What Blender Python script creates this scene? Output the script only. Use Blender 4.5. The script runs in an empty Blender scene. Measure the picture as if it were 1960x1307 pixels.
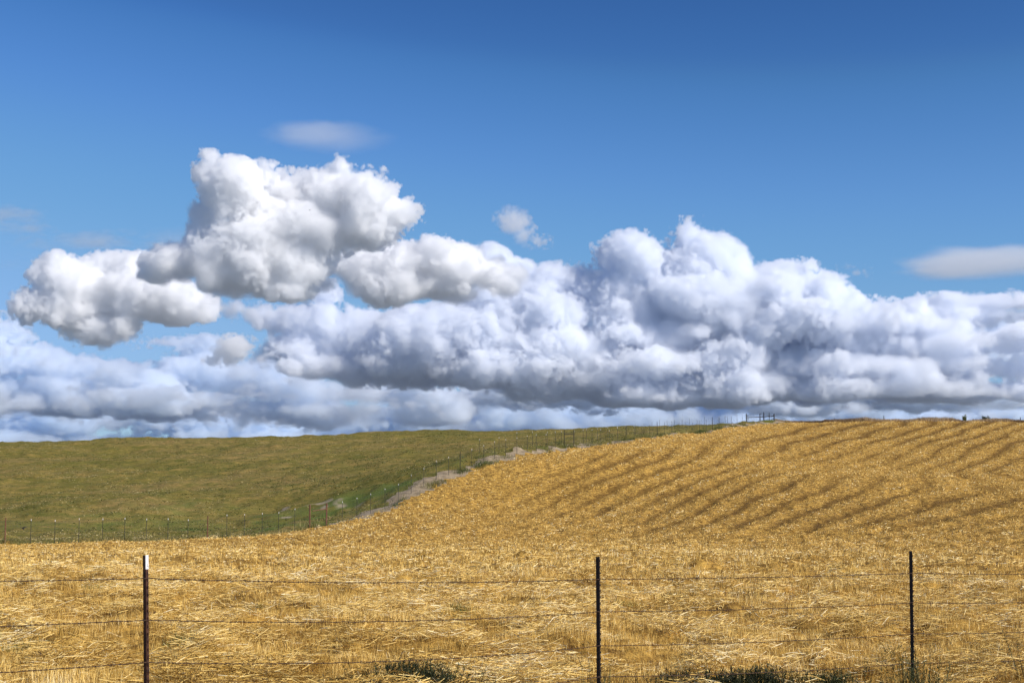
import bpy, math, numpy as np, time
from mathutils import Vector
T0 = time.time()
SKIP = ()
sc = bpy.context.scene
C = sc.collection
# ------------------------------------------------------------------ camera, sky, sun, exposure
F = 2722.2                                   # focal length in pixels of the 1960 px wide photograph (50 mm)
PITCH = math.atan(296.5 / F)
EYE = 1.8
cam = bpy.data.cameras.new('camera'); cam.lens = 50; cam.sensor_width = 36; cam.clip_start = .1; cam.clip_end = 60000
co = bpy.data.objects.new('camera', cam); C.objects.link(co); sc.camera = co
co.location = (0, 0, EYE); co.rotation_euler = (math.pi / 2 + PITCH, 0, 0)

EL = math.radians(38); AZ = math.radians(120)      # azimuth clockwise from +Y (the view direction)
w = bpy.data.worlds.new('World'); sc.world = w; w.use_nodes = True
nt = w.node_tree; bg = nt.nodes['Background']
sk = nt.nodes.new('ShaderNodeTexSky'); sk.sky_type = 'NISHITA'; sk.sun_disc = False
sk.sun_elevation = EL; sk.sun_rotation = AZ; sk.altitude = 0; sk.air_density = 1.0; sk.dust_density = 0.3; sk.ozone_density = 1.0
gm = nt.nodes.new('ShaderNodeGamma'); gm.inputs[1].default_value = 1.5
hs = nt.nodes.new('ShaderNodeMix'); hs.data_type = 'RGBA'; hs.blend_type = 'MULTIPLY'; hs.inputs[0].default_value = 1; hs.inputs[7].default_value = (.033, .0468, .06, 1)
cv = nt.nodes.new('ShaderNodeRGBCurve')
for ch, pts_ in ((0, ((0, 0), (.0714, .045), (.0804, .063), (.0953, .085), (.110, .105), (.129, .127), (.155, .150), (.273, .235), (.449, .30), (1, .42))), (1, ((0, 0), (.2017, .148), (.225, .193), (.262, .236), (.298, .273), (.342, .312), (.399, .348), (.618, .430), (.832, .49), (1, .53))), (2, ((0, 0), (.518, .412), (.562, .486), (.627, .562), (.684, .612), (.746, .635), (.816, .652), (.976, .69), (1, .70)))):
    c_ = cv.mapping.curves[ch]; c_.points[0].location = pts_[0]; c_.points[1].location = pts_[-1]
    for q_ in pts_[1:-1]: c_.points.new(*q_)
cv.mapping.update()
vs = nt.nodes.new('ShaderNodeVectorMath'); vs.operation = 'SCALE'; vs.inputs['Scale'].default_value = 1 / .06
nt.links.new(sk.outputs[0], gm.inputs[0]); nt.links.new(gm.outputs[0], hs.inputs[6]); nt.links.new(hs.outputs[2], cv.inputs['Color']); nt.links.new(cv.outputs[0], vs.inputs[0]); nt.links.new(vs.outputs[0], bg.inputs[0])
bg.inputs[1].default_value = .060
sun = bpy.data.lights.new('sun', 'SUN'); so = bpy.data.objects.new('sun', sun); C.objects.link(so)
sun.energy = 5.0; sun.angle = math.radians(.5); sun.color = (1, .945, .87)
SUND = Vector((math.sin(AZ) * math.cos(EL), math.cos(AZ) * math.cos(EL), math.sin(EL)))
so.rotation_euler = SUND.to_track_quat('Z', 'Y').to_euler()
sc.view_settings.view_transform = 'Standard'; sc.view_settings.look = 'None'; sc.view_settings.exposure = .08; sc.view_settings.gamma = 1
sc.cycles.volume_bounces = 32; sc.cycles.max_bounces = 40; sc.cycles.diffuse_bounces = 3; sc.cycles.transparent_max_bounces = 8
sc.cycles.use_denoising = True; sc.cycles.use_adaptive_sampling = True; sc.cycles.adaptive_threshold = .02

# ------------------------------------------------------------------ helpers
cp, sp = math.cos(PITCH), math.sin(PITCH)
def pt(px, py, Y):
    """the world point on the line of sight through photo pixel px,py at Y metres ahead"""
    u = (653.5 - py) / F; x = (px - 980) / F; d = cp - u * sp
    return np.array([x / d * Y, Y, EYE + (sp + u * cp) / d * Y])
def tag(o, label=None, cat=None, group=None, kind=None):
    if label: o['label'] = label
    if cat: o['category'] = cat
    if group: o['group'] = group
    if kind: o['kind'] = kind
    return o
def empty(name, loc, rz=0):
    o = bpy.data.objects.new(name, None); C.objects.link(o); o.location = loc; o.rotation_euler = (0, 0, rz); return o
def mesh_np(name, V, Q, mat, parent=None, attrs=None, smooth=False, loc=None):
    """V n x 3, Q m x 4 (or m x 3) index array -> one mesh object"""
    V = np.ascontiguousarray(V, np.float32); Q = np.ascontiguousarray(Q, np.int32); k = Q.shape[1]; m = len(Q)
    me = bpy.data.meshes.new(name); me.vertices.add(len(V)); me.vertices.foreach_set('co', V.ravel())
    me.loops.add(m * k); me.loops.foreach_set('vertex_index', Q.ravel())
    me.polygons.add(m); me.polygons.foreach_set('loop_start', np.arange(0, m * k, k, dtype=np.int32))
    if smooth: me.polygons.foreach_set('use_smooth', np.ones(m, bool))
    for kk, a in (attrs or {}).items():
        at = me.attributes.new(kk, 'FLOAT', 'POINT'); at.data.foreach_set('value', np.ascontiguousarray(a, np.float32))
    me.update(calc_edges=True); me.materials.append(mat)
    o = bpy.data.objects.new(name, me); C.objects.link(o)
    if parent: o.parent = parent
    if loc is not None: o.location = loc
    return o
class MB:
    """collects quads for one small mesh"""
    def __init__(s): s.v = []; s.q = []
    def quad_ring(s, rings, cap=True):
        n = len(rings[0]); b = len(s.v)
        for r in rings: s.v += [tuple(p) for p in r]
        for i in range(len(rings) - 1):
            for j in range(n):
                s.q.append((b + i * n + j, b + i * n + (j + 1) % n, b + (i + 1) * n + (j + 1) % n, b + (i + 1) * n + j))
        if cap:
            for k in (0, len(rings) - 1):
                c = len(s.v); s.v.append(tuple(np.mean([rings[k]], axis=1)[0]))
                for j in range(n):
                    a, d = b + k * n + j, b + k * n + (j + 1) % n
                    s.q.append((a, d, c, c) if k else (d, a, c, c))
    def tube(s, pts, rad, n=5, cap=True):
        pts = [np.array(p, float) for p in pts]; rings = []
        for i, p in enumerate(pts):
            d = pts[min(i + 1, len(pts) - 1)] - pts[max(i - 1, 0)]; d = d / (np.linalg.norm(d) + 1e-9)
            a = np.cross(d, (0, 0, 1)) if abs(d[2]) < .9 else np.cross(d, (1, 0, 0)); a /= np.linalg.norm(a); b = np.cross(d, a)
            r = rad[i] if hasattr(rad, '__len__') else rad
            rings.append([p + r * (math.cos(t) * a + math.sin(t) * b) for t in np.arange(n) * 2 * math.pi / n])
        s.quad_ring(rings, cap)
    def box(s, lo, hi):
        (x0, y0, z0), (x1, y1, z1) = lo, hi; s.quad_ring([[(x0, y0, z), (x1, y0, z), (x1, y1, z), (x0, y1, z)] for z in (z0, z1)])
    def build(s, name, mat, parent=None, loc=None, smooth=False):
        me = bpy.data.meshes.new(name); me.from_pydata(s.v, [], [q if q[2] != q[3] else q[:3] for q in s.q]); me.update(); me.materials.append(mat)
        if smooth: me.polygons.foreach_set('use_smooth', np.ones(len(me.polygons), bool))
        o = bpy.data.objects.new(name, me); C.objects.link(o)
        if parent: o.parent = parent
        if loc is not None: o.location = loc
        return o
def mat_new(name):
    m = bpy.data.materials.new(name); m.use_nodes = True; t = m.node_tree; return m, t, t.nodes['Principled BSDF']
def simple_mat(name, col, col2=None, rough=.7, metal=0., scale=40., bump=.0):
    m, t, p = mat_new(name); p.inputs['Roughness'].default_value = rough; p.inputs['Metallic'].default_value = metal
    tc = t.nodes.new('ShaderNodeTexCoord'); nz = t.nodes.new('ShaderNodeTexNoise'); nz.inputs['Scale'].default_value = scale; nz.inputs['Detail'].default_value = 5
    cr = t.nodes.new('ShaderNodeValToRGB'); cr.color_ramp.elements[0].position = .35; cr.color_ramp.elements[1].position = .65
    cr.color_ramp.elements[0].color = (*col, 1); cr.color_ramp.elements[1].color = (*(col2 or col), 1)
    t.links.new(tc.outputs['Object'], nz.inputs['Vector']); t.links.new(nz.outputs[0], cr.inputs[0]); t.links.new(cr.outputs[0], p.inputs['Base Color'])
    if bump:
        b = t.nodes.new('ShaderNodeBump'); b.inputs['Strength'].default_value = bump; t.links.new(nz.outputs[0], b.inputs['Height']); t.links.new(b.outputs[0], p.inputs['Normal'])
    return m
def bspline_w(n, c, off=0.):
    t = (np.arange(n) + off) / c; i = t.astype(int); f = t - i; m = i.max() + 4
    W = np.zeros((n, m), np.float32); k = np.arange(n)
    for j, wt in enumerate(((1 - f) ** 3 / 6, (3 * f ** 3 - 6 * f ** 2 + 4) / 6, (-3 * f ** 3 + 3 * f ** 2 + 3 * f + 1) / 6, f ** 3 / 6)): W[k, i + j] = wt
    return W
def noise3(shape, cell, seed, stretch=(1, 1, 1)):
    r = np.random.default_rng(seed); Ws = [bspline_w(s, max(cell * st, 1.3), r.random() * cell) for s, st in zip(shape, stretch)]
    g = r.standard_normal([W.shape[1] for W in Ws]).astype(np.float32)
    g = np.tensordot(Ws[0], g, (1, 0)); g = np.moveaxis(np.tensordot(Ws[1], g, (1, 1)), 0, 1); g = np.moveaxis(np.tensordot(Ws[2], g, (1, 2)), 0, 2)
    return np.ascontiguousarray(g) / .33
def vnoise2(x, y, cell, seed):
    """smooth value noise at scattered points, about unit variance"""
    r = np.random.default_rng(seed); N = 512; g = r.standard_normal((N, N)).astype(np.float32)
    a = r.random() * 6; X = (x * math.cos(a) - y * math.sin(a)) / cell + 1000.3; Y = (x * math.sin(a) + y * math.cos(a)) / cell + 1000.7
    i = np.floor(X).astype(int); j = np.floor(Y).astype(int); f = X - i; h = Y - j; f = f * f * (3 - 2 * f); h = h * h * (3 - 2 * h)
    G = lambda a_, b_: g[a_ % N, b_ % N]
    return ((G(i, j) * (1 - f) + G(i + 1, j) * f) * (1 - h) + (G(i, j + 1) * (1 - f) + G(i + 1, j + 1) * f) * h) * 1.5

# ------------------------------------------------------------------ terrain height: thin-plate surface through surveyed points
CTRL = [  # photo px, py, metres ahead
 (0,1044,130),(240,1038,134),(469,1028,140),(593,1014,142),(624,1007,145),(737,971,156),(787,943,163),(835,922,168),(881,900,173),(926,887,177),(980,874,182),(1080,859,192),(1200,842,210),(1300,828,236),(1365,818,258),(1427,814,276),
 (0,990,180),(200,978,180),(200,920,235),(200,870,300),(200,843,345),(-200,870,320),(-200,1000,170),(0,900,265),(0,853,340),(460,980,178),(460,900,245),(460,838,345),(650,985,166),(730,905,210),(730,850,290),(730,830,335),
 (940,870,215),(940,825,325),(1080,840,255),(1080,821,320),(1230,826,262),(1230,817,310),
 (700,1030,122),(860,1035,118),(860,1000,138),(900,950,161),(980,1038,120),(980,1000,140),(1060,960,158),(1150,905,170),(1150,1037,116),(1300,1037,112),(1300,1000,132),(1300,950,155),(1300,900,172),(1300,860,200),(1400,836,238),
 (1500,811,292),(1500,830,255),(1500,870,198),(1500,930,152),(1500,1000,125),(1700,1037,104),(1700,1000,120),(1700,960,138),(1700,926,152),(1700,898,178),(1700,855,212),(1700,825,255),(1700,808,292),
 (1960,1037,98),(1960,1000,110),(1960,955,130),(1960,928,146),(1960,900,172),(1960,850,212),(1960,809,287),(2300,1000,105),(2300,930,144),(2300,850,208),(2300,812,282)]
P3 = [pt(*c) for c in CTRL]
P3 += [np.array(p) for p in [(-3,9.5,0.),(0.8,13,-.13),(4.4,15.7,-.44),(3.6,14.5,-.36),(5.4,17,-.46),(-8,14,-.02),(-12,10,.0),(9,18,-.35),(0,4,.1),(-10,0,.1),(10,4,-.1),(-6,20,-.12),(0,24,-.3),(9,26,-.5),
   (-12,34,-.3),(0,36,-.45),(12,38,-.6),(-20,60,-.85),(0,60,-.72),(20,60,-.75),(-34,90,-1.9),(-10,90,-1.55),(10,88,-1.6),(28,78,-1.7),(-70,60,-1.6),(60,60,-1.5),
   (-130,130,-4),(130,110,-1),(-160,300,12),(150,280,17),(-60,460,13),(0,460,13),(60,460,13),(130,440,12),(-150,470,9),(0,650,0),(200,650,0),(-200,650,0),(-40,-30,.2),(40,-30,0),(150,0,-1),(-150,0,-2)]]
P3 = np.array(P3)
def tps_fit(P, v, lam=0.):
    S = 50.; X = P / S; d2 = ((X[:, None] - X[None]) ** 2).sum(-1); K = .5 * d2 * np.log(d2 + 1e-12); n = len(X)
    A = np.zeros((n + 3, n + 3)); A[:n, :n] = K + lam * np.eye(n); A[:n, n] = 1; A[:n, n + 1:] = X; A[n:, :n] = A[:n, n:].T
    s = np.linalg.solve(A, np.r_[v, 0, 0, 0])
    def f(x, y):
        x = np.asarray(x, float); sh = x.shape; x = x.ravel() / S; y = np.asarray(y, float).ravel() / S; out = np.empty(len(x))
        for a in range(0, len(x), 60000):
            d2 = (x[a:a + 60000, None] - X[None, :, 0]) ** 2 + (y[a:a + 60000, None] - X[None, :, 1]) ** 2
            out[a:a + 60000] = (.5 * d2 * np.log(d2 + 1e-12)) @ s[:n] + s[n] + x[a:a + 60000] * s[n + 1] + y[a:a + 60000] * s[n + 2]
        return out.reshape(sh)
    return f
hgt0 = tps_fit(P3[:, :2], P3[:, 2], .004)
GX = np.arange(-260, 262, 2.); GY = np.arange(-60, 722, 2.)
HG = hgt0(*np.meshgrid(GX, GY, indexing='ij'))
def cub(f): return ((-f**3+2*f**2-f)/2, (3*f**3-5*f**2+2)/2, (-3*f**3+4*f**2+f)/2, (f**3-f**2)/2)
def hgt(x, y):
    x = np.asarray(x, float); y = np.asarray(y, float)
    u = np.clip((x + 260) / 2, 1.001, len(GX) - 2.01); v = np.clip((y + 60) / 2, 1.001, len(GY) - 2.01); i = u.astype(int); j = v.astype(int)
    a = cub(u - i); b = cub(v - j); r = 0
    for p in range(4):
        for q in range(4): r = r + a[p] * b[q] * HG[i + p - 1, j + q - 1]
    return r
def hit(px, py, lo=12., hi=420.):
    """where the line of sight through a photo pixel first meets the terrain"""
    Y = np.arange(lo, hi, .25); Pp = np.array([pt(px, py, y) for y in (1., 2.)]); d = Pp[1] - Pp[0]
    X = Pp[0, 0] + d[0] * (Y - 1); Z = Pp[0, 2] + d[2] * (Y - 1); g = hgt(X, Y) - Z; k = np.argmax(g > 0)
    return np.array([X[k], Y[k]]) if g.max() > 0 else None

# the old fence line in plan, from the left edge to the corner post, up along the track, over the crest
FL = [(-400, 1056, 110), (0, 1044, 130), (240, 1038, 134), (469, 1028, 140), (593, 1014, 142), (737, 971, 156), (787, 943, 163), (835, 922, 168), (881, 900, 173), (926, 887, 177), (980, 874, 182), (1080, 859, 192), (1200, 842, 210), (1300, 828, 236), (1365, 818, 258), (1427, 814, 276), (1482, 811, 292)]
FLP = np.array([pt(*c)[:2] for c in FL]); FLP[0] = (-150, 95)
def catmull(P, k=6):
    Q = np.r_[[2 * P[0] - P[1]], P, [2 * P[-1] - P[-2]]]; out = []
    for i in range(len(P) - 1):
        for t in np.arange(k) / k:
            a, b, c, d = Q[i:i + 4]; out.append(.5 * (2 * b + (c - a) * t + (2 * a - 5 * b + 4 * c - d) * t * t + (3 * b - a - 3 * c + d) * t ** 3))
    return np.array(out + [P[-1]])
for _ in range(1): FLP[2:-2] = .5 * FLP[2:-2] + .25 * (FLP[1:-3] + FLP[3:-1])
FLP = catmull(FLP, 4); FLP = np.r_[FLP, [FLP[-1] + (FLP[-1] - FLP[-5]) * 60]]
def fence_dist(x, y):
    """signed distance to the fence line, positive on the stubble side; and distance along it"""
    x = np.asarray(x, float); y = np.asarray(y, float); best = np.full(x.shape, 1e9); sg = np.zeros(x.shape); al = np.zeros(x.shape); acc = 0.
    for a, b in zip(FLP[:-1], FLP[1:]):
        d = b - a; L = np.hypot(*d); t = np.clip(((x - a[0]) * d[0] + (y - a[1]) * d[1]) / L ** 2, 0, 1)
        qx = x - a[0] - t * d[0]; qy = y - a[1] - t * d[1]; r = np.hypot(qx, qy); s = np.where(d[0] * qy - d[1] * qx < 0, 1., -1.)
        m = r < best; best = np.where(m, r, best); sg = np.where(m, s, sg); al = np.where(m, acc + t * L, al); acc += L
    sg = np.where(y < np.interp(x, FLP[:, 0], FLP[:, 1], left=FLP[0, 1] - 20, right=1e4), 1., -1.)
    return best * sg, al
def along_of(i): return float(np.sum(np.hypot(*np.diff(FLP[:i + 1], axis=0).T)))
CORNER, CREST = along_of(16), along_of(len(FLP) - 2)
END = along_of(len(FLP) - 1)
def along_to_xy(s):
    acc = 0.
    for a, b in zip(FLP[:-1], FLP[1:]):
        L = np.hypot(*(b - a))
        if s <= acc + L: return a + (b - a) * (s - acc) / L
        acc += L
    return FLP[-1]
def normal_at(s):
    d = along_to_xy(s + 2) - along_to_xy(s - 2); d = d / np.hypot(*d); return np.array([d[1], -d[0]])   # to the stubble side

def crest_at(px):
    """distance of the skyline along a line of sight"""
    g = np.arange(1300, 2400, 20.); Y_ = np.arange(230, 330, .5); out = []
    for p in g: x = (p - 980) / F * Y_; out.append(Y_[np.argmax((hgt(x, Y_) - EYE) / Y_)])
    return np.interp(px, g, out)
# swaths left by the mower: phase counted across the rows
s7 = lambda L: [(900 + u * .2704, 860 + v * .2703) for u, v in L]
s8 = lambda L: [(1400 + u * .2857, 780 + v * .2857) for u, v in L]
ROWS = {1: s7([(130,390),(330,300),(560,190),(740,150)]), 3: s7([(150,550),(400,470),(600,380),(850,260),(1050,170),(1280,110)]), 4: s7([(250,580),(560,500),(830,370),(1050,270),(1250,200),(1500,120)]),
 5: s7([(640,550),(950,430),(1200,320),(1450,200),(1600,150)]) + s8([(50,270),(250,200),(420,160),(560,125)]), 6: s7([(860,560),(1200,430),(1450,300),(1650,210),(1830,150)]) + s8([(330,260),(620,190),(850,128)]),
 7: s7([(930,600),(1250,500),(1500,380),(1700,270),(1960,180)]) + s8([(370,360),(650,280),(930,200),(1150,132)]), 8: s7([(1310,570),(1600,440),(1800,330),(1960,250)]) + s8([(200,490),(330,440),(560,380),(800,300),(1070,210),(1300,132)]),
 9: s7([(1500,610),(1750,500)]) + s8([(60,700),(350,570),(820,370),(1000,310),(1180,230),(1420,150)]), 10: s8([(0,830),(250,700),(400,620),(600,540),(1000,390),(1150,330),(1320,230),(1560,150)]),
 11: s8([(330,790),(560,690),(800,610),(960,570),(1190,400),(1350,310),(1470,260),(1700,175)]), 12.2: s8([(700,760),(900,690),(1150,600)]), 12: s8([(1350,410),(1550,320),(1650,260),(1840,195)]), 13.3: s8([(830,840),(1150,760),(1400,690),(1700,600),(1960,570)]),
 13: s8([(1560,420),(1700,350),(1810,290),(1955,232)]), 14.5: s8([(1080,850),(1450,780),(1700,730),(1960,690)]), 14: s8([(1740,440),(1960,340)]), 15.7: s8([(1300,880),(1700,820),(1960,790)])}
RP = []; RV = []
for k, L in ROWS.items():
    for p in L:
        h = hit(*p)
        if h is not None: RP.append(h); RV.append(k)
RP = np.array(RP); RV = np.array(RV)
phase = tps_fit(RP, RV, .02)
PG = phase(*np.meshgrid(GX, GY, indexing='ij'))
def bil(G, x, y):
    u = np.clip((x + 260) / 2, 0, len(GX) - 1.01); v = np.clip((y + 60) / 2, 0, len(GY) - 1.01); i = u.astype(int); j = v.astype(int); f = u - i; h = v - j
    return (G[i, j] * (1 - f) + G[i + 1, j] * f) * (1 - h) + (G[i, j + 1] * (1 - f) + G[i + 1, j + 1] * f) * h
def swath(x, y):
    """0 = thick pale straw row, 1 = bare dark stubble between rows"""
    ph = bil(PG, x, y) + .045 * vnoise2(x, y, 9, 71) + .03 * vnoise2(x, y, 3, 72)
    c = .80 * (.5 + .5 * np.cos(2 * math.pi * ph)) ** 1.8 + .32 * (.5 + .5 * np.cos(6 * math.pi * ph + .6 * vnoise2(x, y, 12, 76))) ** 2.5 * np.clip(.6 + .5 * vnoise2(x, y, 10, 77), 0, 1)
    on = np.clip((y - 98 - .12 * np.abs(x)) / 16 + .35 * vnoise2(x, y, 14, 73), 0, 1)         # headland in front has no rows
    fd, _ = fence_dist(x, y); on = on * np.clip((fd - 6) / 8, 0, 1)
    br = np.clip(1.0 + .3 * vnoise2(x, y, 24, 74) + .12 * vnoise2(x, y, 4, 75), .3, 1.35)
    return on * br, c

# ------------------------------------------------------------------ ground sheets
def pol(nr, na, r0, r1, azd, cy=-12.):
    r = r0 * (r1 / r0) ** (np.arange(nr) / (nr - 1)); a = np.radians(np.linspace(-azd, azd, na))
    R, A = np.meshgrid(r, a, indexing='ij'); return R * np.sin(A), cy + R * np.cos(A), R
def lump(x, y):
    return .03 * vnoise2(x, y, .35, 11) + .06 * vnoise2(x, y, .8, 12) + .05 * vnoise2(x, y, 4., 13)
def ground_z(x, y):
    z = hgt(x, y); on, c = swath(x, y); fd, _ = fence_dist(x, y)
    fld = np.clip(fd / 2 + .5, 0, 1)
    z = z + fld * (lump(x, y) + on * .10 * (1 - c)) + (1 - fld) * (.09 * vnoise2(x, y, 1.6, 14) + .13 * vnoise2(x, y, 6, 15) + .25 * vnoise2(x, y, 25, 16))
    return z
NR, NA = 900, 900
X, Y, R = pol(NR, NA, 4, 760, 40)
Z = ground_z(X, Y); FD, AL = fence_dist(X, Y)
idx = np.arange(NR * NA).reshape(NR, NA)
quads = np.stack([idx[:-1, :-1], idx[:-1, 1:], idx[1:, 1:], idx[1:, :-1]], -1).reshape(-1, 4)[:, ::-1]
fdc = (FD[:-1, :-1] + FD[1:, 1:]).ravel() / 2; alc = (AL[:-1, :-1] + AL[1:, 1:]).ravel() / 2; xc = (X[:-1, :-1] + X[1:, 1:]).ravel() / 2; yc = (Y[:-1, :-1] + Y[1:, 1:]).ravel() / 2
trk_edge = .45 * vnoise2(xc, yc, 1.8, 21) + .3 * vnoise2(xc, yc, .8, 22)
def field_lo(al): return np.interp(al, [CORNER - 2, CORNER + 8, CREST, CREST + 15], [.6, 1.3, 1.0, .5])
def track_lo(al): return np.interp(al, [CORNER, CORNER + 5, CORNER + 18, CORNER + 30, CORNER + 45], [-.5, -1.1, -2.3, -1.3, -.8])
reg = np.where(fdc + trk_edge > field_lo(alc), 0, 1)
istr = (fdc + trk_edge <= field_lo(alc)) & (fdc + trk_edge > track_lo(alc)) & (alc > CORNER - 1) & (alc < CREST + 20)
reg[istr] = 2
reg[yc > 330 + .0 * xc] = np.where(reg[yc > 330] == 0, 0, reg[yc > 330])

def field_mat():
    m, t, p = mat_new('stubble_ground'); N = t.nodes; L = t.links; p.inputs['Roughness'].default_value = .9; p.inputs['Specular IOR Level'].default_value = .15
    tc = N.new('ShaderNodeTexCoord'); a = N.new('ShaderNodeAttribute'); a.attribute_name = 'bare'
    n1 = N.new('ShaderNodeTexNoise'); n1.inputs['Scale'].default_value = 2.2; n1.inputs['Detail'].default_value = 8; n1.inputs['Roughness'].default_value = .8
    n2 = N.new('ShaderNodeTexNoise'); n2.inputs['Scale'].default_value = .12; n2.inputs['Detail'].default_value = 4
    for n in (n1, n2): L.new(tc.outputs['Object'], n.inputs['Vector'])
    cr = N.new('ShaderNodeValToRGB'); e = cr.color_ramp.elements; e[0].position = .38; e[0].color = (.10, .045, .010, 1); e[1].position = .62; e[1].color = (.74, .45, .10, 1)
    L.new(n1.outputs[0], cr.inputs[0])
    dk = N.new('ShaderNodeMix'); dk.data_type = 'RGBA'; mr = N.new('ShaderNodeMath'); mr.operation = 'MULTIPLY_ADD'; ms = N.new('ShaderNodeMath'); ms.operation = 'SUBTRACT'; L.new(n1.outputs[0], ms.inputs[0]); ms.inputs[1].default_value = .5; L.new(ms.outputs[0], mr.inputs[0]); mr.inputs[1].default_value = -2.2; L.new(a.outputs['Fac'], mr.inputs[2]); mr.use_clamp = True; mt = N.new('ShaderNodeMath'); mt.operation = 'MULTIPLY'; L.new(mr.outputs[0], mt.inputs[0]); mt.inputs[1].default_value = .95; L.new(mt.outputs[0], dk.inputs[0]); L.new(cr.outputs[0], dk.inputs[6]); dk.inputs[7].default_value = (.165, .088, .018, 1)
    v = N.new('ShaderNodeMix'); v.data_type = 'RGBA'; v.blend_type = 'MULTIPLY'; v.inputs[0].default_value = .5
    cr2 = N.new('ShaderNodeValToRGB'); cr2.color_ramp.elements[0].color = (.55, .5, .42, 1); cr2.color_ramp.elements[1].color = (1.25, 1.2, 1.1, 1); L.new(n2.outputs[0], cr2.inputs[0])
    L.new(dk.outputs[2], v.inputs[6]); L.new(cr2.outputs[0], v.inputs[7]); L.new(v.outputs[2], p.inputs['Base Color'])
    b = N.new('ShaderNodeBump'); b.inputs['Strength'].default_value = .9; b.inputs['Distance'].default_value = .12; L.new(n1.outputs[0], b.inputs['Height']); L.new(b.outputs[0], p.inputs['Normal'])
    return m
def hill_mat():
    m, t, p = mat_new('pasture_ground'); N = t.nodes; L = t.links; p.inputs['Roughness'].default_value = .95; p.inputs['Specular IOR Level'].default_value = .1
    tc = N.new('ShaderNodeTexCoord')
    def nz(s, d, r=.6, sc_=(1, 1, 1)):
        n = N.new('ShaderNodeTexNoise'); n.inputs['Scale'].default_value = s; n.inputs['Detail'].default_value = d; n.inputs['Roughness'].default_value = r
        mp = N.new('ShaderNodeMapping'); mp.inputs['Scale'].default_value = sc_; L.new(tc.outputs['Object'], mp.inputs[0]); L.new(mp.outputs[0], n.inputs['Vector']); return n
    n1 = nz(.045, 6, .62, (.7, 1, 1)); n2 = nz(1.1, 8, .8); n3 = nz(.25, 5, .7)
    cr = N.new('ShaderNodeValToRGB'); e = cr.color_ramp.elements; e[0].position = .36; e[0].color = (.160, .142, .038, 1); e[1].position = .64; e[1].color = (.225, .172, .065, 1)
    x = e.new(.5); x.color = (.190, .156, .046, 1); L.new(n1.outputs[0], cr.inputs[0])
    cr3 = N.new('ShaderNodeValToRGB'); e = cr3.color_ramp.elements; e[0].position = .38; e[0].color = (.8, .86, .75, 1); e[1].position = .62; e[1].color = (1.15, 1.1, 1.08, 1); L.new(n3.outputs[0], cr3.inputs[0])
    cr2 = N.new('ShaderNodeValToRGB'); e = cr2.color_ramp.elements; e[0].position = .32; e[0].color = (.5, .55, .42, 1); e[1].position = .68; e[1].color = (1.45, 1.38, 1.3, 1); L.new(n2.outputs[0], cr2.inputs[0])
    n4 = nz(.55, 6, .75, (.6, 1, 1)); cr4 = N.new('ShaderNodeValToRGB'); e = cr4.color_ramp.elements; e[0].position = .40; e[0].color = (.80, .87, .75, 1); e[1].position = .60; e[1].color = (1.25, 1.12, 1.14, 1); L.new(n4.outputs[0], cr4.inputs[0])
    def mul(a, b):
        k = N.new('ShaderNodeMix'); k.data_type = 'RGBA'; k.blend_type = 'MULTIPLY'; k.inputs[0].default_value = 1; L.new(a, k.inputs[6]); L.new(b, k.inputs[7]); return k.outputs[2]
    col = mul(mul(mul(cr.outputs[0], cr3.outputs[0]), cr2.outputs[0]), cr4.outputs[0])
    for an, cc in (('lush', (.12, .150, .032, 1)), ('dirt', (.36, .29, .19, 1))):
        a = N.new('ShaderNodeAttribute'); a.attribute_name = an; k = N.new('ShaderNodeMix'); k.data_type = 'RGBA'
        L.new(a.outputs['Fac'], k.inputs[0]); L.new(col, k.inputs[6]); k.inputs[7].default_value = cc; col = k.outputs[2]
    L.new(col, p.inputs['Base Color'])
    b = N.new('ShaderNodeBump'); b.inputs['Strength'].default_value = .8; b.inputs['Distance'].default_value = .25; L.new(n2.outputs[0], b.inputs['Height']); L.new(b.outputs[0], p.inputs['Normal'])
    return m
M_field = field_mat(); M_hill = hill_mat()
M_track = simple_mat('track_dirt', (.20, .148, .085), (.37, .28, .17), .95, scale=1.2, bump=.4)
on, c_ = swath(X, Y); BARE = np.clip(on * c_ ** 1.5, 0, 1)
def spots(x, y):
    lush = np.zeros(x.shape); dirt = np.zeros(x.shape)
    for px, py, rx, ry, k in [(690,966,9,7,.9),(640,974,8,7,.9),(720,957,7,6,.7),(570,985,9,5,.6),(780,950,7,5,.4),(850,930,6,5,.3),(380,975,9,6,.25),(310,1000,20,5,.35),(500,1005,16,4,.5),(120,1005,20,5,.3),(660,1000,9,3,.8),(610,990,8,4,.7)]:
        h = hit(px, py); lush = np.maximum(lush, k * np.exp(-(((x - h[0]) / rx) ** 2 + ((y - h[1]) / ry) ** 2) ** 2))
    for px, py, rx, ry in [(545,969,.45,1.5),(620,963,.9,.7),(645,963,.7,1.2),(655,969,.7,1.3),(680,971,1.0,.8),(548,991,.7,.9),(600,965,1.0,.5),(626,961,.7,.6),(622,972,.4,1.2)]:
        h = hit(px, py); dirt = np.maximum(dirt, .95 * np.exp(-(((x - h[0]) / rx) ** 2 + ((y - h[1]) / ry) ** 2) ** 2) )
    n = vnoise2(x, y, 1.7, 31); lush = np.clip(lush * (.85 + .6 * vnoise2(x, y, 2.2, 32)), 0, 1)
    fd, al = fence_dist(x, y); lush = np.maximum(lush, np.clip(.15 - np.abs(fd + 3.5) / 6 + .3 * n, 0, .4) * (al > CORNER + 12))
    return lush, np.clip(dirt + .35 * n * (dirt > .15), 0, 1)
LU, DI = spots(X, Y)
V = np.stack([X, Y, Z], -1).reshape(-1, 3)
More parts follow.
